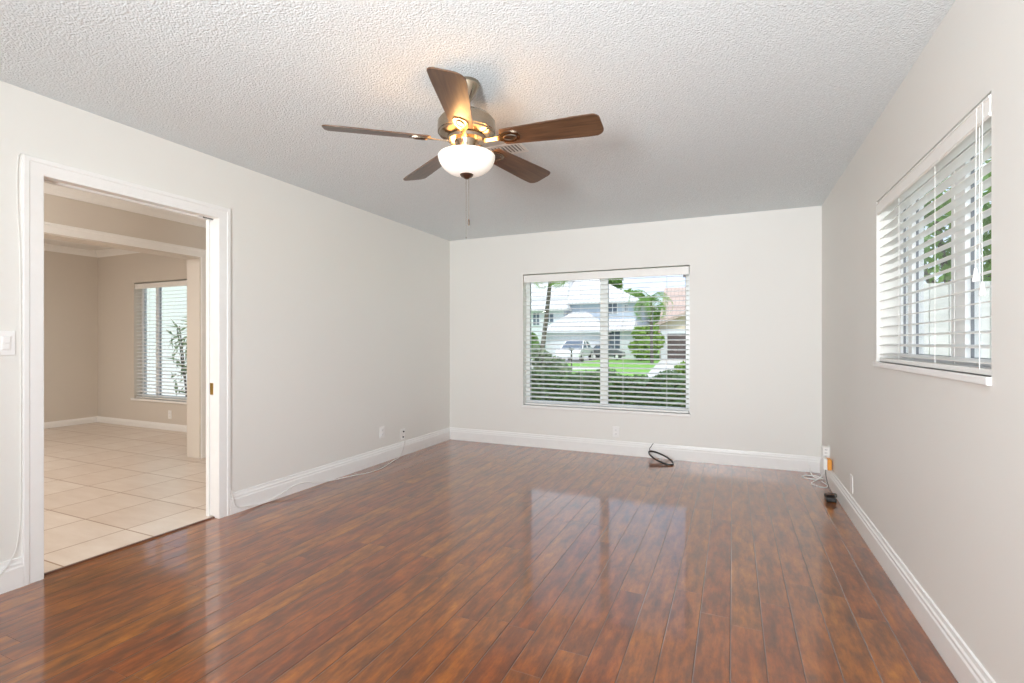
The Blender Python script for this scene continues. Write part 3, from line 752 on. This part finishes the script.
def tree(name, label, cat, base, trunk_top, trunk_r, blobs, n, leaf, mat, seed, group=None):
    t = thing(name, label, cat, base)
    b = Vector(base)
    bm = BM(); top = Vector(trunk_top)-b
    tube(bm, smooth_path([(0, 0, -0.05), top*0.4+Vector((trunk_r, 0, 0)), top]), trunk_r, 8, radii=None)
    for (x, y, z, rx, ry, rz) in blobs[:4]:
        tube(bm, [top*0.75, Vector((x, y, z))-b], trunk_r*0.4, 6)
    new_obj('trunk', bm, M['bark'], t, smooth=True)
    bm = foliage([(x-b.x, y-b.y, z-b.z, rx, ry, rz) for (x, y, z, rx, ry, rz) in blobs], n, leaf, seed)
    new_obj('foliage', bm, mat, t)
    return t
def palm(name, label, base, top, r0, r1, nf, flen, droop, seed, mat, angs=None, els=()):
    rnd = random.Random(seed); t = thing(name, label, 'palm tree', base); b = Vector(base); T = Vector(top)-b
    bm = BM(); P = smooth_path([(0, 0, -0.05), T*0.35+Vector((T.x*0.10, 0, 0)), T*0.7+Vector((T.x*0.06, 0, 0)), T], 5)
    tube(bm, P, r0, 10, radii=[r0+(r1-r0)*i/(len(P)-1)+0.006*(i % 2) for i in range(len(P))])
    new_obj('trunk', bm, M['bark'], t, smooth=True)
    angs = angs or [2*PI*k/nf+rnd.uniform(-0.25, 0.25) for k in range(nf)]
    for ia, a in enumerate(angs):
        el = els[ia] if ia < len(els) else rnd.uniform(0.1, 1.1); L_ = flen*rnd.uniform(0.8, 1.1); bm = BM(); mid = []
        d = Vector((math.cos(a), math.sin(a), 0)); p = T.copy(); ang = el
        for i in range(13):
            mid.append(p.copy()); p = p+(d*math.cos(ang)+Vector((0, 0, math.sin(ang))))*(L_/12); ang -= droop/12*(1+i*0.12)
        tube(bm, mid, 0.012, 4, radii=[0.02*(1-i/14) for i in range(13)])
        sd = d.cross(Vector((0, 0, 1)))
        for i in range(1, 13):
            for j in (0, 0.5):
                q = mid[i]+(mid[max(i-1, 0)]-mid[i])*j
                ll = flen*0.26*(1-abs(i/12-0.4)*0.9)
                for s in (1, -1):
                    tip = q+sd*s*ll*0.8+(mid[i]-mid[i-1]).normalized()*ll*0.5+Vector((0, 0, -ll*0.45))
                    w = (mid[i]-mid[i-1]).normalized()*flen*0.012
                    bm.faces.new([bm.verts.new(v_) for v_ in (q-w, q+w, tip)])
        new_obj('frond', bm, mat, t)
    return t

# --- white two-storey house across the street
HY = 40.0
def P1(px, py, Y=HY): return at(px, py, Y)
hs = thing('white_house', 'large white two-storey house across the street with white tiled roofs', 'house', (-9.5, HY, GZ))
O = Vector((-9.5, HY, GZ))
def hbox(name, x0, x1, y0, y1, z0, z1, mat, par=hs):
    bm = BM(); box(bm, x0-O.x, x1-O.x, y0-O.y, y1-O.y, z0-O.z, z1-O.z); return new_obj(name, bm, mat, par)
def hip(name, x0, x1, y0, y1, z0, h, mat, par=hs, ov=0.45, inset=None, o=O):
    bm = BM(); x0 -= ov; x1 += ov; y0 -= ov; y1 += ov
    wy = (y1-y0)/2; ins = inset if inset is not None else min(wy, (x1-x0)/2)
    B = [Vector((x0, y0, z0)), Vector((x1, y0, z0)), Vector((x1, y1, z0)), Vector((x0, y1, z0))]
    B2 = [b+Vector((0, 0, 0.16)) for b in B]; ym = (y0+y1)/2
    il, ir = inset if isinstance(inset, tuple) else (ins, ins)
    R = [Vector((x0+il, ym, z0+h)), Vector((x1-ir, ym, z0+h))]
    V = [bm.verts.new(p-o) for p in B+B2+R]
    for f in ((3, 2, 1, 0), (0, 1, 5, 4), (1, 2, 6, 5), (2, 3, 7, 6), (3, 0, 4, 7), (4, 5, 9, 8), (5, 6, 9), (6, 7, 8, 9), (7, 4, 8)):
        bm.faces.new([V[i] for i in f])
    return new_obj(name, bm, mat, par)
ux0, ux1 = P1(566, 0, 43).x, P1(636, 0, 43).x
uz = P1(600, 303.5, 42.6).z
hbox('upper_wall', ux0, ux1, 43, 53, GZ, uz, M['stucco_shaded'])
hip('upper_roof', ux0, ux1, 43, 53, uz, 3.2, M['roof_white'], inset=(0.1, 5.6))
lx0 = P1(508, 0, 42).x; lz = P1(545, 311, 41.6).z
hbox('side_wall', lx0, ux0+0.1, 42, 52, GZ, lz, M['stucco_white'])
hip('side_roof', lx0, ux0+0.1, 42, 52, lz, 4.2, M['roof_white'], inset=(0.6, 1.6))
gx0, gx1 = P1(546, 0, 40).x, P1(602, 0, 40).x; gz = P1(570, 332.5, 39.6).z
hbox('garage_wall', gx0, gx1, 40, 43, GZ, gz, M['stucco_white'])
hip('garage_roof', gx0, gx1, 40, 43.6, gz, P1(583, 312, 42).z-gz, M['roof_white'], inset=2.2)
gd = hbox('garage_door', gx0+0.35, gx1-0.25, 39.95, 40, GZ+0.03, gz-0.35, M['stucco_white'])
ex1 = P1(634, 0, 41.5).x; ez = P1(615, 331, 41.2).z
hbox('porch_wall', gx1, ex1, 41.6, 43, GZ, ez, M['stucco_white'])
hip('porch_roof', gx1-0.2, ex1-0.3, 41.6, 43.6, ez, P1(601, 319, 42).z-ez, M['roof_white'], inset=0.3)
def hwin(x0, x1, y0, y1, Y, mat=None):
    a, b = P1(x0, y1, Y), P1(x1, y0, Y)
    f = hbox('house_window', a.x-0.08, b.x+0.08, Y-0.06, Y, a.z-0.08, b.z+0.08, M['stucco_white'])
    g = hbox('house_pane', a.x, (a.x+b.x)/2-0.04, Y-0.08, Y-0.06, a.z, b.z, M['win_dark'], f)
    g = hbox('house_pane', (a.x+b.x)/2+0.04, b.x, Y-0.08, Y-0.06, a.z, b.z, M['win_dark'], f)
hwin(608.5, 617, 303.5, 313.5, 43); hwin(625, 627.5, 305, 311, 43); hwin(609.5, 620, 331.5, 349, 41.6)
hwin(533.5, 539.5, 313, 325, 42); hwin(546, 553.5, 313, 323, 42)
# gutters at garage top: fascia boards
hbox('fascia', gx0-0.45, gx1+0.45, 39.50, 39.55, gz-0.02, gz+0.17, M['stucco_white'])
# roof vents on the white roofs
for (px, py, Y) in ((556, 296, 45.5), (606, 292, 46.5)):
    p = P1(px, py, Y); q = hbox('roof_vent', p.x-0.5, p.x+0.5, Y-0.4, Y+0.8, p.z-0.6, p.z+0.10, plain('grey_roof_vent', (0.4, 0.38, 0.38), 0.7))

# --- tan house to the right
TY = 40.0; O2 = Vector((-2.0, TY, GZ))
ht = thing('tan_house', 'peach stucco house with pinkish tiled gable roof at the right of the view', 'house', tuple(O2))
def tb(name, x0, x1, y0, y1, z0, z1, mat, par=ht):
    bm = BM(); box(bm, x0-O2.x, x1-O2.x, y0-O2.y, y1-O2.y, z0-O2.z, z1-O2.z); return new_obj(name, bm, mat, par)
tx0 = at(659.5, 0, TY).x; tx1 = tx0+9.0
e0 = at(655.5, 325, TY-0.4); e1 = at(692, 311, TY-0.4)
sl = (e1.z-e0.z)/(e1.x-e0.x); xm = (tx0+tx1)/2
zl = e0.z+sl*(tx0-e0.x)-0.1; zm = zl+sl*(xm-tx0)
bm = BM(); prism(bm, [(tx0-O2.x, 0), (tx1-O2.x, 0), (tx1-O2.x, zl-O2.z), (xm-O2.x, zm-O2.z), (tx0-O2.x, zl-O2.z)], 'y', 0, 11); new_obj('gable_wall', bm, M['stucco_peach'], ht)
bm = BM(); o_ = 0.5
for s, xa in ((1, tx0), (-1, tx1)):
    p = [(xa-s*o_-O2.x, zl-sl*o_-O2.z), (xm-O2.x, zm-O2.z), (xm-O2.x, zm+0.22-O2.z), (xa-s*o_-O2.x, zl-sl*o_+0.22-O2.z)]
    prism(bm, p, 'y', -0.5, 11.5)
new_obj('tiled_roof', bm, M['roof_tan'], ht)
# higher rear roof behind the gable
rx0 = at(661, 0, 46).x; rz0 = at(661, 322, 46).z; rz1 = at(664, 287, 50).z
bm = BM(); prism(bm, [(46-O2.y, rz0-O2.z-1), (51-O2.y, rz1-O2.z), (56-O2.y, rz0-O2.z-1)], 'x', rx0-O2.x-0.3, 14); new_obj('rear_roof', bm, M['roof_tan'], ht)
a = at(667.5, 357, TY); b = at(697, 333.5, TY)
gdo = tb('garage_door', a.x, b.x, TY-0.05, TY, GZ+0.02, b.z, M['garage_brown'])
tb('door_surround', a.x-0.5, a.x, TY-0.12, TY, GZ, b.z+0.35, M['stucco_white']); tb('door_surround', a.x, b.x, TY-0.10, TY, b.z, b.z+0.35, M['stucco_white'])

# --- white car in the driveway
def car(label, loc, rz):
    t = thing('car', label, 'car', loc, rz)
    # side profile (x forward, z up), total length 4.5
    prof = [(-2.2, 0.35), (-2.25, 0.62), (-2.2, 0.88), (-1.95, 0.96), (-1.3, 0.98), (1.0, 0.96), (1.5, 0.90), (2.1, 0.78), (2.25, 0.6), (2.2, 0.33)]
    bm = BM(); prism(bm, prof, 'y', -0.88, 0.88)
    bmesh.ops.bevel(bm, geom=[e for e in bm.edges if abs(e.verts[0].co.y-e.verts[1].co.y) < 1e-4], offset=0.07, segments=2, affect='EDGES')
    new_obj('car_body', bm, M['car'], t, smooth=True)
    cab = [(-1.75, 0.95), (-1.15, 1.42), (0.15, 1.45), (1.05, 0.94)]
    bm = BM(); A = [bm.verts.new((x, -0.80+0.16*(z > 1), z)) for x, z in cab]; B = [bm.verts.new((x, 0.80-0.16*(z > 1), z)) for x, z in cab]
    bm.faces.new(A); bm.faces.new(B[::-1])
    for i in range(4): bm.faces.new((A[i], A[(i+1) % 4], B[(i+1) % 4], B[i]))
    new_obj('cabin_glass', bm, M['win_dark'], t)
    bm = BM(); box(bm, -1.15, 0.15, -0.66, 0.66, 1.42, 1.47, 0.02)
    for s in (-1, 1):
        for (xa, za, xb, zb) in ((-1.75, 0.95, -1.15, 1.43), (-0.45, 0.95, -0.40, 1.43), (1.05, 0.94, 0.15, 1.44)):
            tube(bm, [(xa, s*0.80, za), (xb, s*0.65, zb)], 0.045, 6)
    new_obj('car_roof', bm, M['car'], t)
    for x in (-1.4, 1.4):
        for s in (-1, 1):
            bm = BM(); lathe(bm, [(0, -0.1), (0.33, -0.1), (0.33, 0.1), (0, 0.1)], 20)
            for v_ in bm.verts: v_.co = Vector((x+v_.co.x, s*0.82+v_.co.z, 0.33+v_.co.y))
            w = new_obj('wheel', bm, M['black'], t, smooth=True)
            bm = BM(); lathe(bm, [(0, -0.01), (0.19, -0.01), (0.19, 0.01), (0, 0.01)], 16)
            for v_ in bm.verts: v_.co = Vector((x+v_.co.x, s*0.93+v_.co.z, 0.33+v_.co.y))
            new_obj('hubcap', bm, M['car'], w)
    for s in (-1, 1):
        bm = BM(); box(bm, -2.26, -2.18, s*0.62-0.16, s*0.62+0.16, 0.66, 0.80, 0.01); q = new_obj('tail_light', bm, plain('red_lens', (0.35, 0.06, 0.05), 0.2), t)
    bm = BM(); box(bm, -2.27, -2.2, -0.25, 0.25, 0.45, 0.58, 0.005); new_obj('licence_plate', bm, M['stucco_shaded'], t)
    return t
cp = at(575, 362, 35.5)
car('white sedan parked on the driveway before the white house', (cp.x, 35.6, GZ+0.02), math.radians(-88))
bm = BM()
cb = at(630, 357, 40.0)
car('dark grey car parked by the porch of the white house', (cb.x-1.6, 38.9, GZ), math.radians(5))
bpy.data.objects['car.001'].scale = (0.62, 0.8, 0.8)
for ch in bpy.data.objects['car.001'].children:
    if ch.name.startswith(('car_body', 'car_roof')):
        ch.data.materials[0] = plain('grey_car_paint', (0.10, 0.11, 0.12), 0.25)

# mailbox post on the lawn
pm = at(571.5, 372, 22)
mb = thing('mailbox', 'dark mailbox on a thin post at the edge of the lawn', 'mailbox', (pm.x, 22, GZ))
bm = BM(); box(bm, -0.03, 0.03, -0.03, 0.03, 0, 1.15, 0.005); new_obj('post', bm, M['bark'], mb)
bm = BM(); lathe(bm, [(0, -0.22), (0.08, -0.22), (0.08, 0.22), (0, 0.22)], 16)
for v_ in bm.verts: v_.co = Vector((v_.co.x, v_.co.z, 1.08+v_.co.y*1.0))
new_obj('mailbox_body', bm, M['win_dark'], mb, smooth=True)

# --- trees and palms
b0 = at(537, 372, 18); t0 = at(549.5, 283, 18); t0 = b0+(t0-b0)*1.17
palm('palm_tree', 'slanting palm trunk nearest the left of the back window', (b0.x, 18, GZ), tuple(t0), 0.10, 0.065, 10, 1.55, 2.6, 3, M['leaf_bright'],
     els=[0.25, 0.55, 0.0], angs=[0.15, -0.15, 0.6, 0.9, 1.6, 2.2, 2.9, 3.6, 4.4, 5.2])
b1 = at(652, 357, 33); t1 = at(651, 300, 33)
palm('palm_tree', 'thin palm with feathery crown in front of the tan roof', (b1.x, 33, GZ), tuple(t1), 0.11, 0.08, 14, 2.2, 1.9, 5, M['leaf'])
def blobs(lst, Y, dy=1.5):
    out = []
    for (px, py, rx, rz) in lst:
        p = at(px, py, Y); k = Y/0.97/499.0
        out.append((p.x, Y+random.uniform(-dy, dy)*0.4, p.z, rx*k, min(rx*k, dy*1.4), rz*k))
    return out
c_ = at(647, 357, 38)
tree('broadleaf_tree', 'bushy bright green tree between the white house and the tan house', 'tree', (c_.x-0.6, 38.5, GZ), (c_.x-0.6, 38.5, 2.0), 0.15,
     blobs([(648, 343, 13, 6), (641, 334, 6, 7), (656, 340, 7, 7), (645, 352, 10, 4), (649, 333, 6, 7), (637, 346, 7, 4), (655, 330, 4, 5)], 38.5), 2600, 0.30, M['leaf_bright'], 11)
c_ = at(642, 357, 56)
tree('broadleaf_tree', 'tall green tree rising behind the gap between the two houses', 'tree', (c_.x, 56, GZ), (c_.x, 56, 3.5), 0.25,
     blobs([(636, 299, 8, 7), (629, 296, 6, 5), (640, 312, 6, 12), (638, 326, 7, 12), (643, 304, 5, 6)], 56, 2.5), 2600, 0.42, M['leaf'], 12)
c_ = at(612, 340, 60)
tree('broadleaf_tree', 'dark green treetop showing above the white house roof', 'tree', (c_.x, 60, GZ), (c_.x, 60, 6), 0.3,
     blobs([(613, 285, 9, 8), (606, 281, 10, 8), (617, 280, 6, 6)], 60, 3), 3600, 0.34, M['leaf'], 13)
c_ = at(672, 340, 62)
tree('broadleaf_tree', 'hazy green trees far behind the thin palm', 'tree', (c_.x-2, 62, GZ), (c_.x-2, 62, 4), 0.3,
     blobs([(656, 322, 8, 12), (659, 312, 5, 7)], 62, 3), 1800, 0.42, M['leaf'], 14)
c_ = at(527, 340, 38)
tree('broadleaf_tree', 'leafy tree at the left edge beside the white house', 'tree', (c_.x-0.5, 38, GZ), (c_.x-0.5, 38, 1.6), 0.12,
     blobs([(530, 345, 7, 13), (536, 350, 6, 8), (526, 325, 5, 12)], 38, 1.2), 2600, 0.2, M['leaf'], 15)

# hedge outside the back window
def hedge_mesh(x0, x1, y0, y1, z0, z1, n, leaf, seed):
    rnd = random.Random(seed); bm = BM()
    box(bm, x0+0.08, x1-0.08, y0+0.1, y1-0.1, z0, z1-0.1)
    for _ in range(n):
        s = rnd.random()
        x = rnd.uniform(x0, x1); lump = 0.05*math.sin(x*5.1)+0.04*math.sin(x*11.7+1)
        if s < 0.5: p = Vector((x, y0+rnd.uniform(0, 0.1)-lump*0.5, rnd.uniform(z0, z1+lump))); d = Vector((0, -1, 0))
        else: p = Vector((x, rnd.uniform(y0, y1), z1+lump+rnd.uniform(-0.1, 0.02))); d = Vector((0, 0, 1))
        nrm = (d*1.2+Vector((rnd.gauss(0, 0.7), rnd.gauss(0, 0.7), rnd.gauss(0, 0.7)))).normalized()
        a = nrm.cross(Vector((rnd.uniform(-1, 1), rnd.uniform(-1, 1), rnd.uniform(-1, 1)))).normalized(); b = nrm.cross(a)
        q = leaf*rnd.uniform(0.6, 1.3)
        bm.faces.new([bm.verts.new(v_) for v_ in (p-a*q, p+b*q*0.5, p+a*q, p-b*q*0.5)])
    return bm
bm = hedge_mesh(-5.2, 1.6, 8.2, 9.3, GZ, 0.60, 15000, 0.05, 21)
tag(new_obj('hedge', bm, M['leaf_dark']), 'clipped dark green hedge right outside the back window', 'hedge')
tree('shrub', 'pale leafy shrub growing above the hedge at the left of the back window', 'shrub', (-3.55, 10.2, GZ), (-3.55, 10.2, 0.5), 0.03,
     [(-3.75, 10.2, 0.75, 0.30, 0.3, 0.22), (-3.45, 10.2, 0.62, 0.30, 0.3, 0.22), (-3.85, 10.1, 0.95, 0.2, 0.2, 0.18), (-3.62, 10.2, 0.45, 0.35, 0.3, 0.2)], 420, 0.10, M['leaf_pale'], 22)
tree('shrub', 'small green shrub above the hedge at the right end of the back window', 'shrub', (-0.72, 9.9, GZ), (-0.72, 9.9, 0.45), 0.03,
     [(-0.78, 9.9, 0.68, 0.25, 0.25, 0.14), (-0.6, 9.9, 0.74, 0.22, 0.2, 0.14)], 420, 0.07, M['leaf_bright'], 23)

# --- beside the right window: board fence with trees behind
bm = BM(); FYY = 5.6
x = 1.05
while x < 5.2:
    box(bm, x, x+0.135, FYY, FYY+0.02, GZ, 1.72, 0.003); x += 0.14
fe = new_obj('board_fence', bm, plain('weathered_grey_boards', (0.70, 0.71, 0.69), 0.8, var=0.1, scale=6)); tag(fe, 'pale grey board fence outside the right-hand window', 'fence')
bm = BM(); box(bm, 1.05, 5.2, FYY+0.021, FYY+0.06, 0.2, 0.28); box(bm, 1.05, 5.2, FYY+0.021, FYY+0.06, 1.4, 1.48); new_obj('fence_rail', bm, fe.data.materials[0], fe)
tree('broadleaf_tree', 'green tree rising behind the fence outside the right-hand window', 'tree', (2.9, 9.0, GZ), (2.9, 9.0, 1.8), 0.10,
     [(2.6, 8.8, 2.9, 0.9, 0.8, 0.9), (3.4, 9.0, 2.4, 0.8, 0.8, 0.8), (2.1, 9.0, 3.3, 0.7, 0.7, 0.6), (3.8, 9.4, 3.4, 0.8, 0.8, 0.8)], 2600, 0.09, M['leaf'], 31)
tree('shrub', 'light green shrub close outside the right-hand window', 'shrub', (1.9, 4.1, GZ), (1.9, 4.1, 1.0), 0.04,
     [(1.95, 4.15, 1.9, 0.30, 0.35, 0.35), (1.8, 4.2, 2.25, 0.25, 0.3, 0.3)], 420, 0.06, M['leaf_bright'], 32)

# --- outside the far room window: pale garden wall and a shrub
bm = BM(); box(bm, -15, -4.9, 7.2, 7.35, GZ, 2.7); box(bm, -15, -4.9, 7.15, 7.4, 2.7, 2.76, 0.01)
tag(new_obj('garden_wall', bm, plain('pale_green_white_stucco', (0.72, 0.74, 0.72), 0.8)), 'pale stucco garden wall seen through the far room blind', 'wall')
sh = thing('shrub', 'thin-leaved plant standing outside the far room window', 'shrub', (-8.75, 5.7, GZ))
rnd = random.Random(9); bm = BM()
for k in range(7):
    a = rnd.uniform(0, 6.28); tp = Vector((rnd.uniform(-0.3, 0.35), rnd.uniform(-0.2, 0.2), rnd.uniform(0.8, 1.75)))
    tube(bm, smooth_path([(0, 0, -0.02), (tp.x*0.3, tp.y*0.3, tp.z*0.5), tp]), 0.010, 5)
new_obj('stems', bm, M['bark'], sh)
bm = foliage([(0.05, 0, 1.35, 0.45, 0.3, 0.5), (0.1, 0, 0.8, 0.4, 0.3, 0.3)], 80, 0.14, 10, aspect=0.18); new_obj('foliage', bm, M['leaf_pale'], sh)
